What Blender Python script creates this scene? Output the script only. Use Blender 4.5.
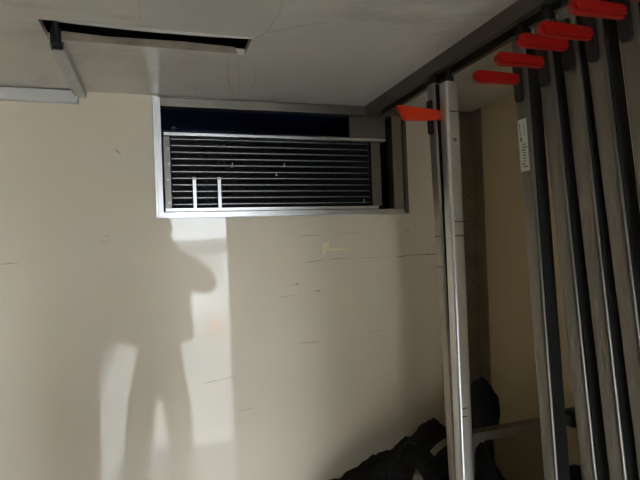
import bpy, bmesh, math, random
from mathutils import Vector, Matrix
random.seed(7)
for o in list(bpy.data.objects): bpy.data.objects.remove(o)
SC = bpy.context.scene
COL = SC.collection

# ------------------------------------------------------------------ camera
CZ = 1.55                                   # phone lens above the cargo floor
f_px, yaw, pit, rol = 504.4, math.radians(17.9), math.radians(0.41), math.radians(-2.13)
fw = Vector((math.sin(yaw)*math.cos(pit), math.cos(yaw)*math.cos(pit), math.sin(pit)))
rt = Vector((math.cos(yaw), -math.sin(yaw), 0)); up = rt.cross(fw)
r2 = math.cos(rol)*rt + math.sin(rol)*up; u2 = -math.sin(rol)*rt + math.cos(rol)*up
cam_d = bpy.data.cameras.new('camera'); cam = bpy.data.objects.new('camera', cam_d); COL.objects.link(cam)
cam_d.sensor_width = 36; cam_d.lens = f_px/640*36; cam_d.clip_start = 0.02; cam_d.clip_end = 300
cam.matrix_world = Matrix(((r2.x, u2.x, -fw.x, 0), (r2.y, u2.y, -fw.y, 0), (r2.z, u2.z, -fw.z, CZ), (0, 0, 0, 1)))
SC.camera = cam

# ------------------------------------------------------------------ sky, sun, exposure
W = bpy.data.worlds.new('sky'); SC.world = W; W.use_nodes = True
bg = W.node_tree.nodes['Background']; bg.inputs[0].default_value = (0.74, 0.87, 1.0, 1); bg.inputs[1].default_value = 1.0
sun_d = bpy.data.lights.new('sun', 'SUN'); sun_d.energy = 3.6; sun_d.angle = math.radians(2.0); sun_d.color = (1.0, 0.97, 0.92)
sun = bpy.data.objects.new('sun', sun_d); COL.objects.link(sun)
sun.rotation_euler = Vector((0.12, -1.0, -0.87)).to_track_quat('-Z', 'Y').to_euler()   # from beyond the front wall
SC.view_settings.view_transform = 'Standard'; SC.view_settings.look = 'None'
SC.view_settings.gamma = 1.0; SC.view_settings.use_curve_mapping = False
SC.view_settings.exposure = 4.5
SC.cycles.use_denoising = True
SC.cycles.max_bounces = 14; SC.cycles.diffuse_bounces = 8; SC.cycles.glossy_bounces = 6
SC.cycles.sample_clamp_indirect = 6.0
SC.cycles.caustics_reflective = False

# ------------------------------------------------------------------ dimensions (metres)
D = 1.30          # front wall plane
XL, XR = -0.83, 0.915
YB = -0.45        # rear wall plane
H = 1.93          # ceiling
T = 0.06          # insulated wall thickness

# ------------------------------------------------------------------ materials
MATS = {}
def mat(name, col, rough=0.5, metal=0.0, var=0.0, vscale=6.0, bump=0.0, bscale=40.0, stretch=(1, 1, 1), ior=1.45,
        dirt=None, dirt_scale=3.0, dirt_lo=0.55, dirt_hi=0.75, rvar=0.0):
    if name in MATS: return MATS[name]
    m = bpy.data.materials.new(name); m.use_nodes = True; N = m.node_tree.nodes; L = m.node_tree.links
    b = N['Principled BSDF']
    b.inputs['Base Color'].default_value = (*col, 1); b.inputs['Roughness'].default_value = rough
    b.inputs['Metallic'].default_value = metal; b.inputs['IOR'].default_value = ior
    tc = N.new('ShaderNodeTexCoord'); mp = N.new('ShaderNodeMapping'); mp.inputs['Scale'].default_value = stretch
    L.new(tc.outputs['Object'], mp.inputs['Vector'])
    out = None
    if var > 0:
        n = N.new('ShaderNodeTexNoise'); n.inputs['Scale'].default_value = vscale; n.inputs['Detail'].default_value = 5
        L.new(mp.outputs[0], n.inputs['Vector'])
        r = N.new('ShaderNodeMapRange'); r.inputs[1].default_value = 0.3; r.inputs[2].default_value = 0.7
        r.inputs[3].default_value = 1-var; r.inputs[4].default_value = 1+var
        L.new(n.outputs['Fac'], r.inputs[0])
        mx = N.new('ShaderNodeMix'); mx.data_type = 'RGBA'; mx.blend_type = 'MULTIPLY'; mx.inputs[0].default_value = 1
        mx.inputs[6].default_value = (*col, 1); L.new(r.outputs[0], mx.inputs[7]); out = mx.outputs[2]
        if rvar > 0:
            r3 = N.new('ShaderNodeMapRange'); r3.inputs[1].default_value = 0.3; r3.inputs[2].default_value = 0.7
            r3.inputs[3].default_value = rough-rvar; r3.inputs[4].default_value = rough+rvar
            L.new(n.outputs['Fac'], r3.inputs[0]); L.new(r3.outputs[0], b.inputs['Roughness'])
    if dirt:
        n = N.new('ShaderNodeTexNoise'); n.inputs['Scale'].default_value = dirt_scale; n.inputs['Detail'].default_value = 8
        n.inputs['Roughness'].default_value = 0.65; n.inputs['Distortion'].default_value = 0.6
        L.new(mp.outputs[0], n.inputs['Vector'])
        r = N.new('ShaderNodeMapRange'); r.inputs[1].default_value = dirt_lo; r.inputs[2].default_value = dirt_hi
        r.inputs[3].default_value = 0; r.inputs[4].default_value = 0.75
        L.new(n.outputs['Fac'], r.inputs[0])
        mx = N.new('ShaderNodeMix'); mx.data_type = 'RGBA'; L.new(r.outputs[0], mx.inputs[0])
        if out: L.new(out, mx.inputs[6])
        else: mx.inputs[6].default_value = (*col, 1)
        mx.inputs[7].default_value = (*dirt, 1); out = mx.outputs[2]
    if out: L.new(out, b.inputs['Base Color'])
    if bump > 0:
        n = N.new('ShaderNodeTexNoise'); n.inputs['Scale'].default_value = bscale; n.inputs['Detail'].default_value = 3
        L.new(mp.outputs[0], n.inputs['Vector'])
        bp = N.new('ShaderNodeBump'); bp.inputs['Strength'].default_value = 1.0; bp.inputs['Distance'].default_value = bump
        L.new(n.outputs['Fac'], bp.inputs['Height']); L.new(bp.outputs[0], b.inputs['Normal'])
    MATS[name] = m; return m

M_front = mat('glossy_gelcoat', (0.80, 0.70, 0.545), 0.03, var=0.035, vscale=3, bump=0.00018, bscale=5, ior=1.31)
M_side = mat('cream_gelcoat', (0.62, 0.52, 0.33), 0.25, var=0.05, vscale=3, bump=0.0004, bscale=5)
M_ceil = mat('grimy_gelcoat', (0.62, 0.58, 0.50), 0.30, var=0.06, vscale=4, bump=0.0004, bscale=4,
             dirt=(0.30, 0.27, 0.22), dirt_scale=3.2, dirt_lo=0.53, dirt_hi=0.72)
M_floor = mat('floor_resin', (0.16, 0.145, 0.12), 0.6, var=0.15, vscale=12, bump=0.001, bscale=120)
M_white = mat('white_plastic', (0.66, 0.64, 0.60), 0.4, var=0.03)
M_trunk = mat('grey_plastic', (0.52, 0.51, 0.47), 0.45, var=0.05)
M_alu = mat('aluminium', (0.20, 0.19, 0.17), 0.34, 1.0, var=0.08, vscale=10, bump=0.0002, bscale=60, stretch=(6, 6, 1), rvar=0.06)
M_alu_b = mat('bright_aluminium', (0.70, 0.70, 0.70), 0.36, 1.0, var=0.06, vscale=14, bump=0.0002, bscale=60)
M_alu_d = mat('dull_aluminium', (0.24, 0.22, 0.185), 0.45, 1.0, var=0.14, vscale=9, dirt=(0.16, 0.14, 0.11), dirt_scale=9, dirt_lo=0.58, dirt_hi=0.8)
M_rail = mat('rail_aluminium', (0.19, 0.175, 0.15), 0.48, 1.0, var=0.12, vscale=8)
M_alu_f = mat('frame_aluminium', (0.42, 0.39, 0.34), 0.42, 1.0, var=0.1, vscale=12)
M_trim = mat('brownish_corner_metal', (0.34, 0.30, 0.235), 0.5, 0.7, var=0.15, vscale=12)  # brownish, darker than the wall beside it
M_fin = mat('fin_aluminium', (0.42, 0.42, 0.42), 0.45, 1.0, var=0.2, vscale=60)
M_findark = mat('fin_pack', (0.012, 0.012, 0.013), 0.7)
M_navy = mat('navy_housing', (0.009, 0.018, 0.085), 0.45)
M_black = mat('black_plastic', (0.012, 0.012, 0.012), 0.45)
M_tarp = mat('black_tarp', (0.004, 0.004, 0.0042), 0.95, var=0.3, vscale=8, bump=0.004, bscale=18)
M_strip = mat('channel_shade', (0.008, 0.0075, 0.007), 0.8)  # near-black that stands in for shade inside the bar channels
M_web = mat('beige_webbing', (0.17, 0.14, 0.085), 0.85, var=0.15, vscale=30, bump=0.0006, bscale=300)
M_webg = mat('grey_webbing', (0.018, 0.018, 0.017), 0.85, var=0.2, vscale=30)
M_red = mat('dimmed_red_plastic', (0.36, 0.007, 0.004), 0.4, var=0.08, vscale=12)  # red lowered so the colour carries the weak light near the ceiling
M_orange = mat('orange_red_plastic', (0.70, 0.045, 0.010), 0.4, var=0.06, vscale=12)
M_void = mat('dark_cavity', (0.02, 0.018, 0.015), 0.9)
M_foam = mat('foam_edge', (0.33, 0.27, 0.20), 0.9, var=0.25, vscale=20)
M_scuff = mat('dark_scuff', (0.17, 0.145, 0.105), 0.7)
M_scufflt = mat('brown_scuff', (0.44, 0.385, 0.29), 0.6)
M_cmark = mat('ceiling_rub', (0.55, 0.515, 0.44), 0.36, var=0.1, vscale=30)
M_chip = mat('pale_chip', (0.98, 0.82, 0.50), 0.6, var=0.1, vscale=40)  # pale yellow, lighter than the wall around it
M_label = mat('label_paper', (0.62, 0.60, 0.54), 0.5)
M_ink = mat('label_ink', (0.05, 0.045, 0.04), 0.6)
M_crate = mat('dark_crate', (0.025, 0.027, 0.03), 0.5, var=0.1)
M_door = mat('grey_door', (0.10, 0.095, 0.085), 0.6, var=0.08)
M_bounce = mat('brown_bounce_panel', (0.20, 0.105, 0.045), 0.6, var=0.2, vscale=4, stretch=(1, 1, 8))
M_bolt = mat('steel_bolt', (0.35, 0.33, 0.31), 0.4, 1.0)

# ------------------------------------------------------------------ helpers
def bx(bm, x0, x1, y0, y1, z0, z1, bev=0.0, seg=2):
    r = bmesh.ops.create_cube(bm, size=1)
    for v in r['verts']:
        v.co = Vector(((x0+x1)/2 + v.co.x*(x1-x0), (y0+y1)/2 + v.co.y*(y1-y0), (z0+z1)/2 + v.co.z*(z1-z0)))
    if bev > 0:
        es = list({e for v in r['verts'] for e in v.link_edges})
        bmesh.ops.bevel(bm, geom=es, offset=bev, segments=seg, affect='EDGES', profile=0.5)
    return bm
def cyl(bm, a, b, r, seg=16, r1=None):
    a, b = Vector(a), Vector(b); d = b-a
    m = Matrix.Translation((a+b)/2) @ d.to_track_quat('Z', 'Y').to_matrix().to_4x4()
    bmesh.ops.create_cone(bm, cap_ends=True, segments=seg, radius1=r, radius2=r if r1 is None else r1, depth=d.length, matrix=m)
    return bm
def prism(bm, pts, axis, a0, a1):
    """extrude a 2-D outline along one axis; pts in the two other axes in xyz order"""
    def mk(p, a):
        return {'x': (a, p[0], p[1]), 'y': (p[0], a, p[1]), 'z': (p[0], p[1], a)}[axis]
    lo = [bm.verts.new(mk(p, a0)) for p in pts]; hi = [bm.verts.new(mk(p, a1)) for p in pts]
    bm.faces.new(lo); bm.faces.new(hi[::-1]); n = len(pts)
    for i in range(n): bm.faces.new((lo[i], hi[i], hi[(i+1) % n], lo[(i+1) % n]))
    return bm
def ribbon(bm, path, w, th, side):
    """flat strap of width w and thickness th along a path"""
    ring = []
    P = [Vector(p) for p in path]
    for i, p in enumerate(P):
        t = (P[min(i+1, len(P)-1)] - P[max(i-1, 0)]).normalized()
        s = Vector(side[i] if isinstance(side, list) else side); s = (s - t*s.dot(t)).normalized(); n = t.cross(s)
        ring.append([bm.verts.new(p + s*a*w/2 + n*b*th/2) for a, b in ((-1, -1), (1, -1), (1, 1), (-1, 1))])
    for i in range(len(ring)-1):
        for k in range(4): bm.faces.new((ring[i][k], ring[i][(k+1) % 4], ring[i+1][(k+1) % 4], ring[i+1][k]))
    bm.faces.new(ring[0][::-1]); bm.faces.new(ring[-1])
    return bm
def obj(name, bm, m, parent=None, smooth=None, loc=None):
    bmesh.ops.recalc_face_normals(bm, faces=bm.faces)
    me = bpy.data.meshes.new(name); bm.to_mesh(me); bm.free(); me.materials.append(m)
    o = bpy.data.objects.new(name, me); COL.objects.link(o)
    if loc: o.location = loc
    if parent: o.parent = parent
    if smooth is not None:
        for p in me.polygons: p.use_smooth = True
        if smooth > 0: me.set_sharp_from_angle(angle=math.radians(smooth))
    return o
def inst(src, parent, loc=None):
    c = src.copy(); COL.objects.link(c); c.parent = parent
    if loc is not None: c.location = loc
    return c
def B(): return bmesh.new()
def tag(o, label, cat, group=None):
    o['label'] = label; o['category'] = cat
    if group: o['group'] = group
    return o
def thing(name, label, cat, loc=(0, 0, 0), group=None):
    o = bpy.data.objects.new(name, None); COL.objects.link(o); o.location = loc; o.empty_display_size = 0.05
    return tag(o, label, cat, group)
def struct(o, label, cat):
    o['kind'] = 'structure'; o['label'] = label; o['category'] = cat; return o

# ------------------------------------------------------------------ the cargo box
E0 = dict(x0=0.004, x1=0.686, z0=1.626, z1=1.927)          # evaporator opening in the front wall
bm = B()
bx(bm, XL-T, 0.015, D, D+T, -T, H+0.12); bx(bm, 0.676, XR+T, D, D+T, -T, H+0.12)
bx(bm, 0.015, 0.676, D, D+T, -T, 1.636); bx(bm, 0.015, 0.676, D, D+T, 1.920, H+0.12)
wall_front = struct(obj('wall_front', bm, M_front), 'glossy cream front wall of the cargo box mirroring the doorway', 'wall')
bm = B(); bx(bm, XR, XR+T, YB-T, D, -T, H+0.12)
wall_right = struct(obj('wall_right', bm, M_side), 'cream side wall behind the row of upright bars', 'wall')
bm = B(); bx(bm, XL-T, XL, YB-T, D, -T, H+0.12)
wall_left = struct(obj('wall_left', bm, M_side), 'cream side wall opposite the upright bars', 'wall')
for i in range(3):
    bm = B(); bx(bm, XL, XL+0.010, YB+0.01+0.58*i, YB+0.585+0.58*i, 0.0, 1.42, 0.002); obj('bounce_panel', bm, M_bounce, wall_left)  # unseen brown panels added to turn the lower left darker and warmer
OX0, OX1, OZ = -0.42, 0.405, 1.75                           # the open doorway
bm = B(); bx(bm, XL, OX0, YB-T, YB, -T, H+0.12); bx(bm, OX1, XR, YB-T, YB, -T, H+0.12); bx(bm, OX0, OX1, YB-T, YB, OZ, H+0.12)
wall_back = struct(obj('wall_back', bm, M_side), 'cream wall with the open doorway behind the photographer', 'wall')
bm = B(); bx(bm, XL, XR, YB-T, D, -T, 0)
floor = struct(obj('floor', bm, M_floor), 'dark resin floor of the cargo box', 'floor')
bm = B(); bx(bm, OX0-0.055, OX0-0.005, YB-T-0.80, YB-T-0.01, -0.02, OZ+0.01, 0.006)  # unseen leaf added to keep light off the right-hand side
door = struct(obj('door_baffle', bm, M_door), 'unseen grey door leaf added outside the doorway to block light', 'door')
bm = B(); bx(bm, OX0-0.004, OX0+0.022, YB-T-0.74, YB-T-0.70, 0.92, 1.10, 0.006); obj('door_handle', bm, M_black, door)
# ceiling: a thin lower skin with a long slot, the cavity above it, the roof on top
SX0, SX1, SY0, SY1 = -0.172, 0.178, 0.910, 0.993
bm = B(); zc = H+0.012
bx(bm, XL, SX0, YB, D, H, zc); bx(bm, SX1, XR, YB, D, H, zc); bx(bm, SX0, SX1, YB, SY0, H, zc); bx(bm, SX0, SX1, SY1, D, H, zc)
ceiling = struct(obj('ceiling', bm, M_ceil), 'grimy glossy cream ceiling with a long dark slot cut in it', 'ceiling')
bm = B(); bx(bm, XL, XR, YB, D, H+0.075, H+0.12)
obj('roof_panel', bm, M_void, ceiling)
# rough foam edge seen inside the slot, sagging torn lip along its near side
bm = B(); prism(bm, [(SX0+0.012, H+0.001), (SX1-0.014, H+0.001), (SX1-0.02, H+0.0135), (0.06, H+0.016), (-0.08, H+0.0135), (SX0+0.012, H+0.017)], 'y', SY1-0.002, SY1+0.004)
obj('slot_edge', bm, M_foam, ceiling)
bm = B()
for k in range(24):
    x0 = SX0+0.03+(SX1-SX0-0.03)*k/24; x1 = SX0+0.03+(SX1-SX0-0.03)*(k+1)/24
    s0 = math.sin(math.pi*k/24)**0.7*0.0035 if k else 0; s1 = math.sin(math.pi*(k+1)/24)**0.7*0.0035 if k < 23 else 0
    prism(bm, [(x0, H-s0-0.0012), (x1, H-s1-0.0012), (x1, H+0.001), (x0, H+0.001)], 'y', SY0-0.0025, SY0+0.0008)
obj('torn_lip', bm, M_trunk, ceiling)
# black connector hanging out of the slot
bm = B(); bx(bm, -0.168, -0.150, 0.985, 1.012, H-0.010, H+0.02, 0.003); cyl(bm, (-0.158, 0.975, H+0.03), (-0.158, 1.0, H-0.004), 0.006)
tag(obj('cable_plug', bm, M_black), 'black cable plug at the open end of the ceiling conduit', 'plug')
# trims
bm = B(); bx(bm, XL, -0.164, D-0.018, D, 1.899, 1.927, 0.002)
struct(obj('trim_1', bm, M_white), 'white plastic strip along the top left of the front wall', 'trim')
bm = B(); prism(bm, [(0.868, D), (0.868, D-0.004), (0.911, D-0.004), (0.911, D-0.045), (XR, D-0.045), (XR, D)], 'z', 0, H-0.002)
trim2 = struct(obj('trim_2', bm, M_trim), 'brownish metal corner strip between front wall and side wall', 'trim')
for (x, z) in ((0.885, 1.675), (0.898, 1.668), (0.880, 1.60), (0.899, 1.59), (0.893, 1.615), (0.886, 1.20), (0.897, 1.42)):
    bm = B(); cyl(bm, (x, D-0.0055, z), (x, D-0.003, z), 0.0035, 10); obj('rivet', bm, M_scuff, trim2)
# U-shaped conduit on the ceiling, its open end at the slot
bm = B(); x0, x1, y0, y1, h = -0.173, -0.146, 1.004, D-0.0, 0.015
prism(bm, [(x0, H), (x0+0.002, H-h), (x1-0.002, H-h), (x1, H), (x1-0.002, H), (x1-0.0035, H-h+0.0015), (x0+0.0035, H-h+0.0015), (x0+0.002, H)], 'y', y0, y1)
tag(obj('cable_conduit', bm, M_trunk), 'grey plastic conduit on the ceiling from slot to front wall', 'conduit')

# scratches, scuffs and a chip on the front wall
def scratch(x0, z0, x1, z1, th, m, name='scratch', n=7):
    bm = B(); pts = []
    for i in range(n+1):
        t = i/n; e = math.sin(math.pi*min(max(t, 0.04), 0.96))**0.5
        pts.append((x0+(x1-x0)*t, z0+(z1-z0)*t + random.uniform(-.3, .3)*th + e*th/2))
    for i in range(n, -1, -1):
        t = i/n; e = math.sin(math.pi*min(max(t, 0.04), 0.96))**0.5
        pts.append((x0+(x1-x0)*t, z0+(z1-z0)*t - e*th/2*random.uniform(.6, 1.1)))
    prism(bm, pts, 'y', D-0.00025, D+0.0002); return obj(name, bm, m, wall_front)
for a in [(0.362, 1.573, 0.424, 1.572, .0022, 0), (0.374, 1.500, 0.430, 1.506, .0020, 0), (0.396, 1.4235, 0.418, 1.4225, .0022, 1),
          (0.352, 1.287, 0.412, 1.2855, .0020, 0), (0.440, 1.507, 0.50, 1.506, .0022, 0), (0.640, 1.5035, 0.700, 1.508, .0022, 1),
          (0.53, 1.506, 0.64, 1.5045, .0012, 0), (0.70, 1.508, 0.78, 1.506, .0022, 1), (0.681, 1.58, 0.690, 1.581, .004, 1), (0.33, 1.443, 0.352, 1.443, .0015, 0),
          (0.348, 1.447, 0.356, 1.444, .004, 0), (0.354, 1.419, 0.358, 1.417, .004, 0), (-0.090, 1.797, -0.076, 1.781, .0024, 1),
          (-0.12, 1.588, -0.105, 1.586, .0015, 0), (-0.35, 1.53, -0.30, 1.532, .002, 0), (-0.13, 1.575, -0.115, 1.573, .0013, 0), (0.46, 1.575, 0.54, 1.578, .0012, 0),
          (0.30, 1.412, 0.345, 1.416, .0012, 0), (0.10, 1.21, 0.19, 1.221, .0016, 0), (0.18, 1.13, 0.22, 1.132, .0012, 0), (0.55, 1.30, 0.60, 1.301, .0012, 0)]:
    scratch(*a[:5], M_scuff if a[5] else M_scufflt)
scratch(0.0105, 1.628, 0.0065, 1.44, .0016, M_scuff, 'drip_stain', 9)
bm = B(); prism(bm, [(0.426, 1.549), (0.431, 1.553), (0.444, 1.553), (0.447, 1.546), (0.444, 1.539), (0.452, 1.535), (0.504, 1.533), (0.504, 1.5305),
                     (0.450, 1.5305), (0.438, 1.532), (0.434, 1.527), (0.430, 1.519), (0.4265, 1.520), (0.4275, 1.535)], 'y', D-0.0003, D+0.0002)
obj('paint_chip', bm, M_chip, wall_front)
scratch(0.575, 1.5255, 0.60, 1.525, .0028, M_chip, 'paint_chip')

# rubbed marks on the ceiling
def ceiling_mark(pts, w):
    P = [Vector((x, y, H)) for x, y in pts]; Q = []
    for i in range(len(P)-1):
        for k in range(5): Q.append(P[i].lerp(P[i+1], k/5) + Vector((random.uniform(-.001, .001), random.uniform(-.002, .002), 0)))
    Q.append(P[-1]); bm = B(); ribbon(bm, Q, w, 0.0005, (1, 0.3, 0)); obj('rubbed_mark', bm, M_cmark, ceiling)
CEILING_MARKS = [([[0.153, 1.038], [0.164, 1.144], [0.19, 1.246]], 0.006), ([[0.2, 1.037], [0.222, 1.098], [0.233, 1.221]], 0.004), ([[0.196, 0.881], [0.249, 0.84], [0.29, 0.814]], 0.004), ([[0.178, 0.932], [0.196, 0.881], [0.203, 0.803], [0.198, 0.756]], 0.004), ([[0.156, 0.861], [0.172, 0.87]], 0.003), ([[-0.015, 0.807], [-0.015, 0.877]], 0.003), ([[0.171, 1.034], [0.192, 1.145], [0.203, 1.244]], 0.004)]
for pts, w in CEILING_MARKS: ceiling_mark(pts, w)

# ------------------------------------------------------------------ evaporator in the front wall
ev = thing('evaporator_unit', 'metal framed cooling evaporator with dark finned coil set into the front wall', 'evaporator', (0, 0, 0))
# housing: a closed box behind the wall
bm = B(); hx0, hx1, hz0, hz1, hy = 0.012, 0.680, 1.634, 1.924, D+0.34; t = 0.006
bx(bm, hx0, hx1, hy, hy+t, hz0, hz1); bx(bm, hx0-t, hx0, D+0.002, hy+t, hz0, hz1); bx(bm, hx1, hx1+t, D+0.002, hy+t, hz0, hz1)
bx(bm, hx0-t, hx1+t, D+0.002, hy+t, hz0-t, hz0); bx(bm, hx0-t, hx1+t, D+0.002, hy+t, hz1, hz1+t)
obj('housing', bm, M_navy, ev)
def part(name, m, *boxes, bev=0.0008):
    bm = B()
    for b in boxes: bx(bm, *b, bev)
    return obj(name, bm, m, ev)
part('frame_left', M_alu_b, (0.000, 0.0065, D-0.008, D+0.03, 1.627, 1.926), (0.006, 0.0185, D-0.004, D+0.03, 1.640, 1.926))
part('frame_bottom', M_alu_b, (0.000, 0.687, D-0.008, D+0.03, 1.6265, 1.631), (0.0065, 0.6765, D-0.004, D+0.03, 1.6305, 1.641))
part('frame_top', M_alu_d, (0.0185, 0.687, D-0.003, D+0.03, 1.904, 1.925), (0.012, 0.60, D-0.006, D+0.0, 1.9255, 1.9285))
part('frame_right', M_alu_f, (0.645, 0.676, D-0.004, D+0.03, 1.640, 1.904))
part('frame_edge', M_rail, (0.6765, 0.688, D-0.009, D+0.03, 1.627, 1.904))
part('coil_rail', M_alu_b, (0.0235, 0.630, D+0.008, D+0.030, 1.8345, 1.8422))
part('bottom_lip', M_alu_b, (0.0225, 0.600, D+0.004, D+0.028, 1.6425, 1.6515))
part('side_plate', M_alu, (0.0225, 0.0385, D+0.006, D+0.05, 1.6515, 1.833))
part('side_plate', M_alu_d, (0.585, 0.613, D+0.010, D+0.05, 1.6515, 1.833)); part('side_plate_edge', M_alu, (0.5825, 0.5855, D+0.006, D+0.05, 1.6515, 1.833))
part('cover_panel', M_alu_d, (0.524, 0.632, D+0.010, D+0.016, 1.844, 1.903)); part('cover_panel_edge', M_alu, (0.5205, 0.5245, D+0.007, D+0.02, 1.844, 1.903))
# finned coil: a pack of upright fins, the eleven bright fin edges in front of it
bm = B(); bx(bm, 0.041, 0.582, D+0.034, D+0.15, 1.652, 1.8335)
k = 0
while 0.042 + k*0.004 < 0.580:
    x = 0.042 + k*0.004; bx(bm, x, x+0.0006, D+0.020, D+0.034, 1.652, 1.8335); k += 1
o = obj('fin_pack', bm, M_findark, ev); o['kind'] = 'stuff'
bm = B(); bx(bm, 0.041, 0.5825, D+0.021, D+0.024, -0.0008, 0.0008)
k = 0
while 0.042 + k*0.004 < 0.580:
    x = 0.042 + k*0.004; bx(bm, x, x+0.0024, D+0.0165, D+0.022, -0.0011, 0.0011); k += 1
row = obj('fin_row', bm, M_fin, ev); row.location.z = 1.8275
for i in range(1, 11): inst(row, ev, (0, 0, 1.8275-0.01655*i))
for x in (0.0945, 0.1565):
    bm = B(); bx(bm, x-0.0042, x+0.0042, D+0.004, D+0.008, 1.6455, 1.729, 0.0008); br = obj('bracket', bm, M_alu_b, ev)
    bm = B(); cyl(bm, (x, D+0.001, 1.7255), (x, D+0.005, 1.7255), 0.0036, 10); obj('bolt', bm, M_bolt, br)
for (x, z) in ((0.033, 1.665), (0.031, 1.722), (0.033, 1.80), (0.035, 1.762)):
    bm = B(); cyl(bm, (x, D+0.001, z), (x, D+0.007, z), 0.0036, 10); obj('bolt', bm, M_bolt, ev)
bm = B(); cyl(bm, (0.050, D+0.018, 1.843), (0.050, D+0.018, 1.853), 0.003, 10); cyl(bm, (0.050, D+0.018, 1.852), (0.050, D+0.018, 1.857), 0.009, 14, 0.006)
obj('knob', bm, M_alu, ev)
for (x, z) in ((0.193, 1.764), (0.332, 1.766), (0.56, 1.668), (0.31, 1.742)):           # bent fins catching the light
    bm = B(); bx(bm, x-0.0012, x+0.0012, D+0.014, D+0.018, z-0.006, z+0.004); bx(bm, x-0.003, x+0.002, D+0.014, D+0.018, z-0.007, z-0.003); obj('bent_fin', bm, M_fin, ev)

# ------------------------------------------------------------------ ceiling rail
RX0, RX1, RZ = 0.566, 0.618, H-0.029
bm = B()
prism(bm, [(RX0, H), (RX0, RZ), (RX0+0.015, RZ), (RX0+0.015, RZ+0.004), (RX0+0.004, RZ+0.004), (RX0+0.004, H-0.004),
           (RX1-0.004, H-0.004), (RX1-0.004, RZ+0.004), (RX1-0.012, RZ+0.004), (RX1-0.012, RZ), (RX1, RZ), (RX1, H)], 'y', YB+0.02, D-0.001)
tag(obj('ceiling_rail', bm, M_rail), 'long dull metal channel rail along the ceiling holding the upright bars', 'rail')

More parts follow.
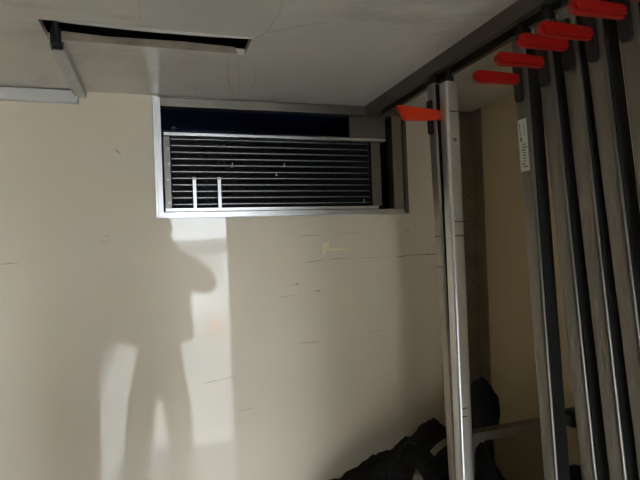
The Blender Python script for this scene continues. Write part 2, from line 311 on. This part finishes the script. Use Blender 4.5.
# ------------------------------------------------------------------ upright load bars hung in the rail
S = 0.030
def rounded(w, d, r, n=4):
    pts = []
    for cx, cy, a0 in ((w/2-r, d/2-r, 0), (-w/2+r, d/2-r, 90), (-w/2+r, -d/2+r, 180), (w/2-r, -d/2+r, 270)):
        for i in range(n+1):
            a = math.radians(a0+90*i/n); pts.append((cx+r*math.cos(a), cy+r*math.sin(a)))
    return pts
TOPZ = 1.876
def load_bar(y_near, lean, label, red, blunt=False, pin=None, sticker=False, joints=(), bright=False, top=TOPZ, handle=True, hz=1.832):
    """root sits at the rail; the bar leans towards the side wall further down (lean = dx/dz)"""
    yc = y_near + S/2; xc = 0.577 + S/2
    root = thing('load_bar', label, 'load bar', (xc, yc, 1.76), 'upright bars along the side wall')
    zb = -1.755; m = M_alu_b if bright else M_alu_f if blunt else M_alu
    def sh(o):                                              # shear: the lean of a straight bar
        for v in o.data.vertices: v.co.x -= lean*v.co.z
        return o
    bm = B(); prism(bm, rounded(S, S, 0.006 if bright else 0.005), 'z', zb, top-1.76)
    sh(obj('profile', bm, m, root, smooth=50))
    if not bright:                                          # open side of the channel, its inner shade painted as a dark strip
        bm = B(); bx(bm, -S/2+0.0048, S/2-0.0025, -S/2-0.0012, -S/2+0.002, zb+0.03, top-1.76-0.004); sh(obj('shade_strip', bm, M_webg if blunt else M_strip, root))
    bm = B(); cyl(bm, (0, 0, top-1.76), (0, 0, top-1.76+0.012), 0.012, 16); cyl(bm, (0, 0, top-1.76+0.01), (0, 0, H-1.76-0.008), 0.0075, 12)
    sh(obj('end_plunger', bm, M_black, root, smooth=40))
    bm = B(); bx(bm, -S/2-0.002, S/2+0.002, -S/2-0.002, S/2+0.002, zb-0.005, zb+0.03, 0.003); sh(obj('foot_cap', bm, M_black, root))
    if handle:
        h = hz-1.76
        # black latch housing with rounded lower end on the left face
        pts = [(-0.008, h+0.035)] + [(0.008*math.cos(math.radians(a)), h-0.030+0.008*math.sin(math.radians(a))) for a in range(180, 361, 30)] + [(0.008, h+0.035)]
        bm = B(); prism(bm, pts, 'x', -S/2-0.006, -S/2+0.002); sh(obj('latch', bm, M_black, root))
        # lever
        L0 = S/2-0.006 if blunt else -S/2+0.004; L1 = -S/2-0.088
        if blunt: prof = [(L0, h-0.009), (L0, h+0.008), (L0-0.05, h+0.011), (L1-0.006, h+0.016), (L1-0.001, h+0.010), (L1+0.006, h-0.010), (L1+0.011, h-0.015), (L0-0.05, h-0.013)]
        else:
            r = 0.0095; prof = [(L0, h-0.008), (L0, h+0.008)] + [(L1+r+r*math.cos(math.radians(a)), h+r*math.sin(math.radians(a))) for a in range(90, 271, 30)]
        bm = B(); yo = -S/2-0.0075 if blunt else 0.0; prism(bm, prof, 'y', yo-0.007, yo+0.007)
        bmesh.ops.bevel(bm, geom=[e for e in bm.edges if abs(e.verts[0].co.y-e.verts[1].co.y) < 1e-6], offset=0.003, segments=2, affect='EDGES')
        sh(obj('lever_handle', bm, red, root, smooth=35))
    if pin:
        bm = B(); cyl(bm, (0, -S/2-0.002, pin-1.76), (0, -S/2+0.002, pin-1.76), 0.0042, 12); sh(obj('rivet', bm, M_bolt, root))
    if sticker:
        bm = B(); cyl(bm, (-S/2-0.0015, -0.004, 1.592-1.76), (-S/2+0.002, -0.004, 1.592-1.76), 0.0042, 12); sh(obj('rivet', bm, M_scuff, root))
    for z, face in joints:
        bm = B()
        if face == 'y': bx(bm, -S/2+0.006, S/2-(0.002 if z > 1.5 else 0.013), -S/2-0.0006, -S/2+0.001, z-1.76-0.0012, z-1.76+0.0012)
        else: bx(bm, -S/2-0.0006, -S/2+0.001, -S/2+0.004, S/2-0.002, z-1.76-0.0012, z-1.76+0.0012)
        sh(obj('joint_mark', bm, M_scuff, root))
    if sticker:
        bm = B(); bx(bm, -S/2-0.0006, -S/2+0.0005, -0.0085, 0.0115, 1.657-1.76, 1.742-1.76); st = sh(obj('sticker', bm, M_label, root)); st['label'] = 'small white printed label'
        def ink(y0, y1, z0, z1):
            bm = B(); bx(bm, -S/2-0.0009, -S/2-0.0003, y0, y1, z0-1.76, z1-1.76); sh(obj('print', bm, M_ink, st))
        ink(0.0065, 0.0078, 1.716, 1.737); ink(0.0045, 0.0075, 1.706, 1.713)
        for i in range(9): ink(random.uniform(-0.006, -0.001), random.uniform(0.003, 0.008), 1.700-i*0.0046, 1.7016-i*0.0046)
        ink(0.0065, 0.0072, 1.715, 1.735); ink(-0.0035, -0.0028, 1.714, 1.737)
    return root
load_bar(0.949, 0.020, 'upright metal bar nearest the front wall with orange-red lever', M_orange, blunt=True, joints=((1.556, 'x'), (1.49, 'x')), top=1.886, hz=1.815)
load_bar(0.903, 0.004, 'bright upright metal bar without lever beside the corner strip', M_red, handle=False, pin=1.754, bright=True,
         joints=((1.813, 'y'), (1.556, 'y'), (1.585, 'y'), (1.20, 'y'), (1.183, 'y')))
load_bar(0.668, 0.042, 'upright metal bar with white printed sticker and red lever', M_red, sticker=True, pin=None, hz=1.807)
load_bar(0.610, 0.080, 'upright metal bar directly beside the stickered bar, red lever', M_red, hz=1.814)
load_bar(0.561, 0.090, 'third upright metal bar of the close row counting from the stickered bar', M_red, hz=1.822)
load_bar(0.518, 0.105, 'fourth upright metal bar of the close row counting from the stickered bar', M_red, hz=1.820)
load_bar(0.466, 0.105, 'fifth upright metal bar of the close row, cut by the right picture edge', M_red, hz=1.826)
load_bar(0.410, 0.105, 'nearest upright metal bar, only its lever reaching in at the top right', M_red, hz=1.82)

# ------------------------------------------------------------------ arm from the bright bar to the side wall
ar = thing('wall_arm', 'dull metal arm joining the bright bar to the side wall low down', 'bracket', (0.61, 0.93, 1.13))
bm = B(); R = 0.028; az = 0.0
pts = [(0.012, 0.008), (0.286, 0.008), (0.286, -0.010), (0.010+R, -0.010)] + [(0.010+R-R*math.sin(math.radians(a)), -0.010-R+R*math.cos(math.radians(a))) for a in range(15, 91, 15)] + [(0.010, -0.075), (0.004, -0.075), (0.004, 0.0)]
prism(bm, pts, 'y', -0.012, 0.012); obj('bar', bm, M_rail, ar)
bm = B(); bx(bm, 0.268, 0.3045, -0.016, 0.016, -0.018, 0.018, 0.003); obj('wall_socket', bm, M_black, ar)

# ------------------------------------------------------------------ stacked crates with black sheets and straps in the corner
def crate(x0, x1, y0, y1, z0, h, label):
    r = thing('plastic_crate', label, 'crate', ((x0+x1)/2, (y0+y1)/2, z0), 'dark crates stacked in the corner'); w, d, t = (x1-x0)/2, (y1-y0)/2, 0.008
    bm = B(); bx(bm, -w, w, -d, d, 0, t); bx(bm, -w, w, -d, -d+t, t, h); bx(bm, -w, w, d-t, d, t, h); bx(bm, -w, -w+t, -d+t, d-t, t, h); bx(bm, w-t, w, -d+t, d-t, t, h)
    obj('body', bm, M_crate, r)
    bm = B()
    for s in (-1, 1): bx(bm, -w-0.005, w+0.005, s*d-0.006, s*d+0.006, h-0.02, h, 0.002); bx(bm, s*w-0.006, s*w+0.006, -d+0.006, d-0.006, h-0.02, h, 0.002)
    obj('rim', bm, M_crate, r)
for i, n in enumerate(('lowest', 'middle', 'topmost')):
    crate(0.33, 0.845, 1.005, 1.285, 0.285*i, 0.284, n+' dark plastic crate stacked against the front wall')
for i, n in enumerate(('lowest', 'second', 'topmost')):
    crate(0.715, 0.900, 0.70, 0.915, 0.30*i, 0.299, n+' dark plastic crate stacked behind the close row of bars')
from mathutils import noise
def sheet(name, label, cat, fn, nx, ny, m, amp=0.02, sc=9, th=0.006):
    """crumpled sheet: fn(s,t) -> point, closed underside"""
    bm = B(); V = []
    for i in range(nx+1):
        V.append([])
        for j in range(ny+1):
            p = Vector(fn(i/nx, j/ny)); q = p*sc
            p.z += amp*(noise.noise(q)+0.6*abs(noise.noise(q*2.3)))
            V[-1].append(bm.verts.new(p))
    for i in range(nx):
        for j in range(ny): bm.faces.new((V[i][j], V[i+1][j], V[i+1][j+1], V[i][j+1]))
    o = obj(name, bm, m, smooth=0); md = o.modifiers.new('thickness', 'SOLIDIFY'); md.thickness = th; md.offset = -1
    return tag(o, label, cat)
def heap(s, t):                                             # x .34-.86, y 1.01-1.28, rising to the corner
    x = 0.345+0.455*s; y = 1.012+0.265*t
    h = 0.03+0.18*s**1.15; e = min(1, 7*min(s, 1-s, t*1.3, (1-t)*3+0.25))
    return (x, y, 0.862+h*(0.25+0.75*max(e, 0)))
sheet('tarpaulin', 'crumpled black tarpaulin heaped in the corner beneath the evaporator', 'tarpaulin', heap, 60, 40, M_tarp, 0.022, 20)
def sack(name, label, c, r, m, amp, seed):
    bm = B(); bmesh.ops.create_icosphere(bm, subdivisions=4, radius=1)
    for v in bm.verts:
        d = v.co.copy(); k = 1+amp*noise.noise(d*2.2+Vector((seed, 0, 0)))+amp*0.5*noise.noise(d*5+Vector((0, seed, 0)))
        v.co = Vector((d.x*r[0]*k, d.y*r[1]*k, (d.z if d.z > -0.75 else -0.75)*r[2]*k)); 
    zmin = min(v.co.z for v in bm.verts)
    for v in bm.verts: v.co += Vector((c[0], c[1], c[2]-zmin))
    return tag(obj(name, bm, m, smooth=0), label, 'sack')
sack('black_sack', 'black rounded sack bulging between bright bar and side wall', (0.782, 1.115, 1.04), (0.036, 0.052, 0.080), M_tarp, 0.12, 3)
sack('black_sack', 'black lumpy sack low behind the close row of bars', (0.80, 0.81, 0.90), (0.085, 0.098, 0.098), M_tarp, 0.15, 11)
def strap(label, pts, w, m, side=(0, 0.6, 0.8), group='loose straps on the tarpaulin'):
    P = []
    n = len(pts)
    for i in range(n-1):
        p0, p1, p2, p3 = [Vector(pts[min(max(j, 0), n-1)]) for j in (i-1, i, i+1, i+2)]
        for k in range(8):
            t = k/8; P.append(0.5*((2*p1)+(-p0+p2)*t+(2*p0-5*p1+4*p2-p3)*t*t+(-p0+3*p1-3*p2+p3)*t**3))
    P.append(Vector(pts[-1])); bm = B(); ribbon(bm, P, w, 0.003, side); return tag(obj('strap', bm, m, smooth=40), label, 'strap', group)
strap('beige webbing strap end lying forward on the black tarpaulin', [(0.515, 1.03, 0.968), (0.53, 1.02, 0.99), (0.545, 1.03, 1.012), (0.55, 1.04, 1.02)], 0.022, M_web)
strap('beige webbing strap passing behind the first upright bar', [(0.595, 1.05, 1.050), (0.615, 1.05, 1.064), (0.64, 1.05, 1.074), (0.68, 1.06, 1.07)], 0.014, M_web)
strap('grey strap loop standing up from the black tarpaulin', [(0.47, 1.09, 0.955), (0.475, 1.08, 0.99), (0.487, 1.09, 1.005), (0.50, 1.10, 1.0), (0.51, 1.10, 0.98)], 0.012, M_webg, (0, 1, 0.2))
strap('grey strap curled against the front wall on the tarpaulin', [(0.54, 1.13, 0.995), (0.55, 1.13, 1.03), (0.575, 1.14, 1.048), (0.605, 1.14, 1.035)], 0.012, M_webg, (0, 1, 0.2))

# ------------------------------------------------------------------ the photographer in the doorway and the phone
def skin(name, verts, edges, m, parent, sub=2):
    """verts: (x,y,z,rx,ry) joints, edges between them; root is joint 0"""
    me = bpy.data.meshes.new(name); me.from_pydata([v[:3] for v in verts], edges, []); me.materials.append(m)
    o = bpy.data.objects.new(name, me); COL.objects.link(o)
    md = o.modifiers.new('skin', 'SKIN'); md.use_smooth_shade = True; md.branch_smoothing = 0.6
    for i, v in enumerate(verts):
        sv = me.skin_vertices[0].data[i]; sv.radius = (v[3], v[4] if len(v) > 4 else v[3]); sv.use_root = (i == 0)
    s = o.modifiers.new('subdivision', 'SUBSURF'); s.levels = s.render_levels = sub
    if parent: o.parent = parent
    return o
M_skin = mat('skin', (0.50, 0.31, 0.22), 0.5); M_jacket = mat('dark_jacket', (0.035, 0.037, 0.042), 0.8, var=0.2, vscale=20, bump=0.003, bscale=25)
M_jeans = mat('dark_trousers', (0.03, 0.034, 0.045), 0.85, var=0.2, vscale=30); M_hair = mat('dark_hair', (0.03, 0.022, 0.016), 0.6); M_shoe = mat('dark_shoe', (0.02, 0.018, 0.016), 0.6)
PY = -0.265
person = thing('person', 'person in dark jacket standing in the doorway holding up a phone', 'person', (0, PY, 0))
# body (skin): head, neck, forearms and hands, grown from the pelvis as one surface
bv = [(-0.01, 0, 0.95, 0.12, 0.085), (-0.01, 0, 1.12, 0.115, 0.08), (-0.005, 0, 1.30, 0.13, 0.085), (0, 0, 1.42, 0.09, 0.07), (0, 0.005, 1.50, 0.052, 0.052), (0.0, 0.02, 1.57, 0.062, 0.075), (0.0, 0.02, 1.645, 0.072, 0.09), (0.0, 0.01, 1.70, 0.06, 0.075)]
be = [(i, i+1) for i in range(7)]
RA = [(0.16, 0.0, 1.405, .045), (0.262, 0.07, 1.345, .037), (0.175, 0.17, 1.445, .030), (0.095, 0.225, 1.53, .024)]
LA = [(-0.16, 0.0, 1.405, .045), (-0.245, 0.07, 1.30, .037), (-0.17, 0.17, 1.43, .030), (-0.095, 0.225, 1.53, .024)]
for A in (RA, LA):
    n = len(bv); bv += [a for a in A]; be += [(3, n)] + [(n+i, n+i+1) for i in range(3)]
for sx, k in ((1, -0.05), (-1, 0.0)):
    n = len(bv); hip = 0.085*sx-0.015
    bv += [(hip, 0, 0.86, .075), (0.092 if sx > 0 else -0.135, 0.01, 0.50, .052), (0.085 if sx > 0 else -0.15, -0.01, 0.09, .036)]
    be += [(0, n), (n, n+1), (n+1, n+2)]
body = skin('body', bv, be, M_skin, person)
for sx in (1, -1):                                          # hands: palm, four bent fingers behind and over the phone, thumb below
    hv = [(sx*0.095, 0.225, 1.53, .022, .014), (sx*0.083, 0.232, 1.548, .021, .012), (sx*0.075, 0.232, 1.556, .018, .010)]
    he = [(0, 1), (1, 2)]
    for q, ln in enumerate((0.026, 0.030, 0.028, 0.021)):
        n = len(hv); z = 1.575-0.013*q
        hv += [(sx*0.090, 0.248, z, .008), (sx*(0.087-ln*0.5), 0.2615, z+0.002, .0072), (sx*(0.087-ln), 0.2625, z+0.003, .0065)]
        he += [(1, n), (n, n+1), (n+1, n+2)]
    n = len(hv); hv += [(sx*0.088, 0.222, 1.525, .010), (sx*0.068, 0.228, 1.512, .009), (sx*0.052, 0.231, 1.516, .0075)]; he += [(0, n), (n, n+1), (n+1, n+2)]
    skin('hand', hv, he, M_skin, person)
# face
bm = B(); prism(bm, [(0.075, 1.60), (0.118, 1.590), (0.112, 1.582), (0.075, 1.578)], 'x', -0.012, 0.012); obj('nose', bm, M_skin, person)
for s in (-1, 1):
    bm = B(); bmesh.ops.create_uvsphere(bm, u_segments=12, v_segments=8, radius=0.012, matrix=Matrix.Translation((s*0.03, 0.088, 1.615))); obj('eye', bm, M_label, person)
    bm = B(); bmesh.ops.create_uvsphere(bm, u_segments=12, v_segments=8, radius=0.022, matrix=Matrix.Translation((s*0.068, 0.01, 1.60)) @ Matrix.Diagonal((0.5, 0.8, 1.4, 1))); obj('ear', bm, M_skin, person)
bm = B(); bx(bm, -0.022, 0.022, 0.080, 0.094, 1.548, 1.556, 0.003); obj('mouth', bm, mat('lips', (0.35, 0.12, 0.10), 0.5), person)
bm = B(); bmesh.ops.create_icosphere(bm, subdivisions=3, radius=1)
bmesh.ops.delete(bm, geom=[v for v in bm.verts if v.co.z < -0.35 or (v.co.y > 0.55 and v.co.z < 0.45)], context='VERTS')
for v in bm.verts: v.co = Vector((v.co.x*0.083, v.co.y*0.102+0.008, v.co.z*0.092+1.662))
o = obj('hair', bm, M_hair, person, smooth=0); md = o.modifiers.new('thickness', 'SOLIDIFY'); md.thickness = 0.012
# clothes
jv = [(-0.008, 0, 1.03, .222, .13), (-0.008, 0, 1.08, .212, .125), (-0.005, 0, 1.20, .200, .12), (0, 0, 1.34, .205, .12), (0.01, 0, 1.43, .17, .10), (0.01, 0.0, 1.485, .125, .09), (0.02, 0.01, 1.545, .10, .085)]
je = [(i, i+1) for i in range(6)]
for A, s in ((RA, 1), (LA, -1)):
    n = len(jv); jv += [(A[0][0], A[0][1], A[0][2], .082), ((A[0][0]+A[1][0])/2, A[1][1]/2, (A[0][2]+A[1][2])/2, .075), (A[1][0], A[1][1], A[1][2], .062), (A[2][0], A[2][1], A[2][2], .066), ((A[2][0]+A[3][0])/2, 0.198, (A[2][2]+A[3][2])/2, .058)]
    je += [(3, n)] + [(n+i, n+i+1) for i in range(4)]
skin('jacket', jv, je, M_jacket, person)
tv = [(-0.01, 0, 0.98, .155, .105), (-0.012, 0, 0.90, .15, .105)]; te = [(0, 1)]
for sx in (1, -1):
    n = len(tv); tv += [(0.085*sx-0.015, 0, 0.80, .092), (0.092 if sx > 0 else -0.135, 0.01, 0.50, .070), (0.085 if sx > 0 else -0.15, -0.01, 0.09, .062)]
    te += [(1, n), (n, n+1), (n+1, n+2)]
skin('trousers', tv, te, M_jeans, person)
for x in (0.085, -0.15):
    bm = B(); prism(bm, [(-0.09, 0.0), (0.19, 0.0), (0.195, 0.03), (0.15, 0.055), (0.06, 0.085), (-0.07, 0.10), (-0.095, 0.05)], 'x', x-0.045, x+0.045)
    bmesh.ops.bevel(bm, geom=list(bm.edges), offset=0.008, segments=2, affect='EDGES'); obj('shoe', bm, M_shoe, person, smooth=40)
ph = thing('phone', 'black phone held up in front of the face in the doorway', 'phone', (0, -0.012, CZ))
bm = B(); bx(bm, -0.070, 0.070, -0.009, -0.001, -0.037, 0.037, 0.003); obj('case', bm, M_black, ph)
bm = B(); cyl(bm, (0, -0.002, 0), (0, 0.001, 0), 0.006, 20); obj('lens', bm, M_findark, ph)

# ------------------------------------------------------------------ the yard outside
GZ = -0.90
M_yard = mat('pale_concrete', (0.46, 0.47, 0.47), 0.9, var=0.12, vscale=0.6, bump=0.004, bscale=8)
M_shed = mat('dark_cladding', (0.025, 0.023, 0.021), 0.8, var=0.1, vscale=1)
M_hall = mat('white_cladding', (0.74, 0.78, 0.84), 0.6, var=0.04, vscale=1); M_band = mat('grey_band', (0.28, 0.29, 0.30), 0.6)
M_cone = mat('cone_orange', (0.55, 0.20, 0.11), 0.5); M_far = mat('far_grey', (0.35, 0.36, 0.37), 0.7, var=0.1, vscale=1)
bm = B(); bx(bm, -40, 40, -60, 12, GZ-0.1, GZ); struct(obj('ground', bm, M_yard), 'pale concrete yard outside the open doorway', 'ground')
sh = thing('storage_shed', 'dark clad shed across the yard behind the photographer', 'building', (-6.0, -13.8, GZ))
bm = B(); bx(bm, -6, 5.9, -2, 2, 0, 6.5)
for i in range(40): bx(bm, -5.95+0.3*i, -5.87+0.3*i, 1.99, 2.03, 0, 6.4)
obj('wall', bm, M_shed, sh)
bm = B(); bx(bm, -6.2, 6.1, -2.2, 2.25, 6.5, 6.7); obj('roof', bm, M_far, sh)
ha = thing('white_hall', 'white panelled hall at the far end of the yard', 'building', (6.0, -31.5, GZ))
bm = B(); bx(bm, -12, 14, -3, 2.95, 0, 7.5); obj('wall', bm, M_hall, ha)
for i in range(18):
    bm = B(); bx(bm, -11.95+1.44*i, -10.56+1.44*i, 2.95, 3.02, 2.95, 4.4, 0.02); obj('panel', bm, M_hall, ha)
bm = B(); bx(bm, -12, 14, 2.95, 3.3, 2.45, 2.9); obj('canopy', bm, M_band, ha)
for i in range(5):
    bm = B(); bx(bm, -9.5+4.6*i, -6.7+4.6*i, 2.95, 3.02, 0, 2.3, 0.02); obj('gate', bm, M_far, ha)
fl = thing('left_light_blocker', 'unseen dark clad block added along one side of the yard to narrow the light', 'building', (-1.95, -6.4, GZ))  # added flank that cuts off light from the left of the doorway
bm = B(); bx(bm, -6, 0, -4.4, 4.4, 0, 5.0)
for i in range(29): bx(bm, -0.01, 0.04, -4.35+0.3*i, -4.27+0.3*i, 0, 4.95)
obj('wall', bm, M_shed, fl); bm = B(); bx(bm, -6.2, 0.2, -4.6, 4.6, 5.0, 5.2); obj('roof', bm, M_shed, fl)
fl = thing('right_light_blocker', 'unseen dark clad block added along the other side of the yard to narrow the light', 'building', (2.25, -5.8, GZ))  # added opposite flank, limits daylight slanting in from the right
bm = B(); bx(bm, 0, 7, -4.9, 4.9, 0, 5.0)
for i in range(32): bx(bm, -0.04, 0.01, -4.85+0.3*i, -4.77+0.3*i, 0, 4.95)
obj('wall', bm, M_shed, fl); bm = B(); bx(bm, -0.2, 7.2, -5.1, 5.1, 5.0, 5.2); obj('roof', bm, M_shed, fl)
tc = thing('traffic_cone', 'orange traffic cone standing on the yard', 'cone', (1.5, -12.3, GZ))
bm = B(); cyl(bm, (0, 0, 0.02), (0, 0, 0.55), 0.13, 20, 0.03); obj('body', bm, M_cone, tc); bm = B(); bx(bm, -0.18, 0.18, -0.18, 0.18, 0, 0.03, 0.006); obj('base', bm, M_cone, tc)
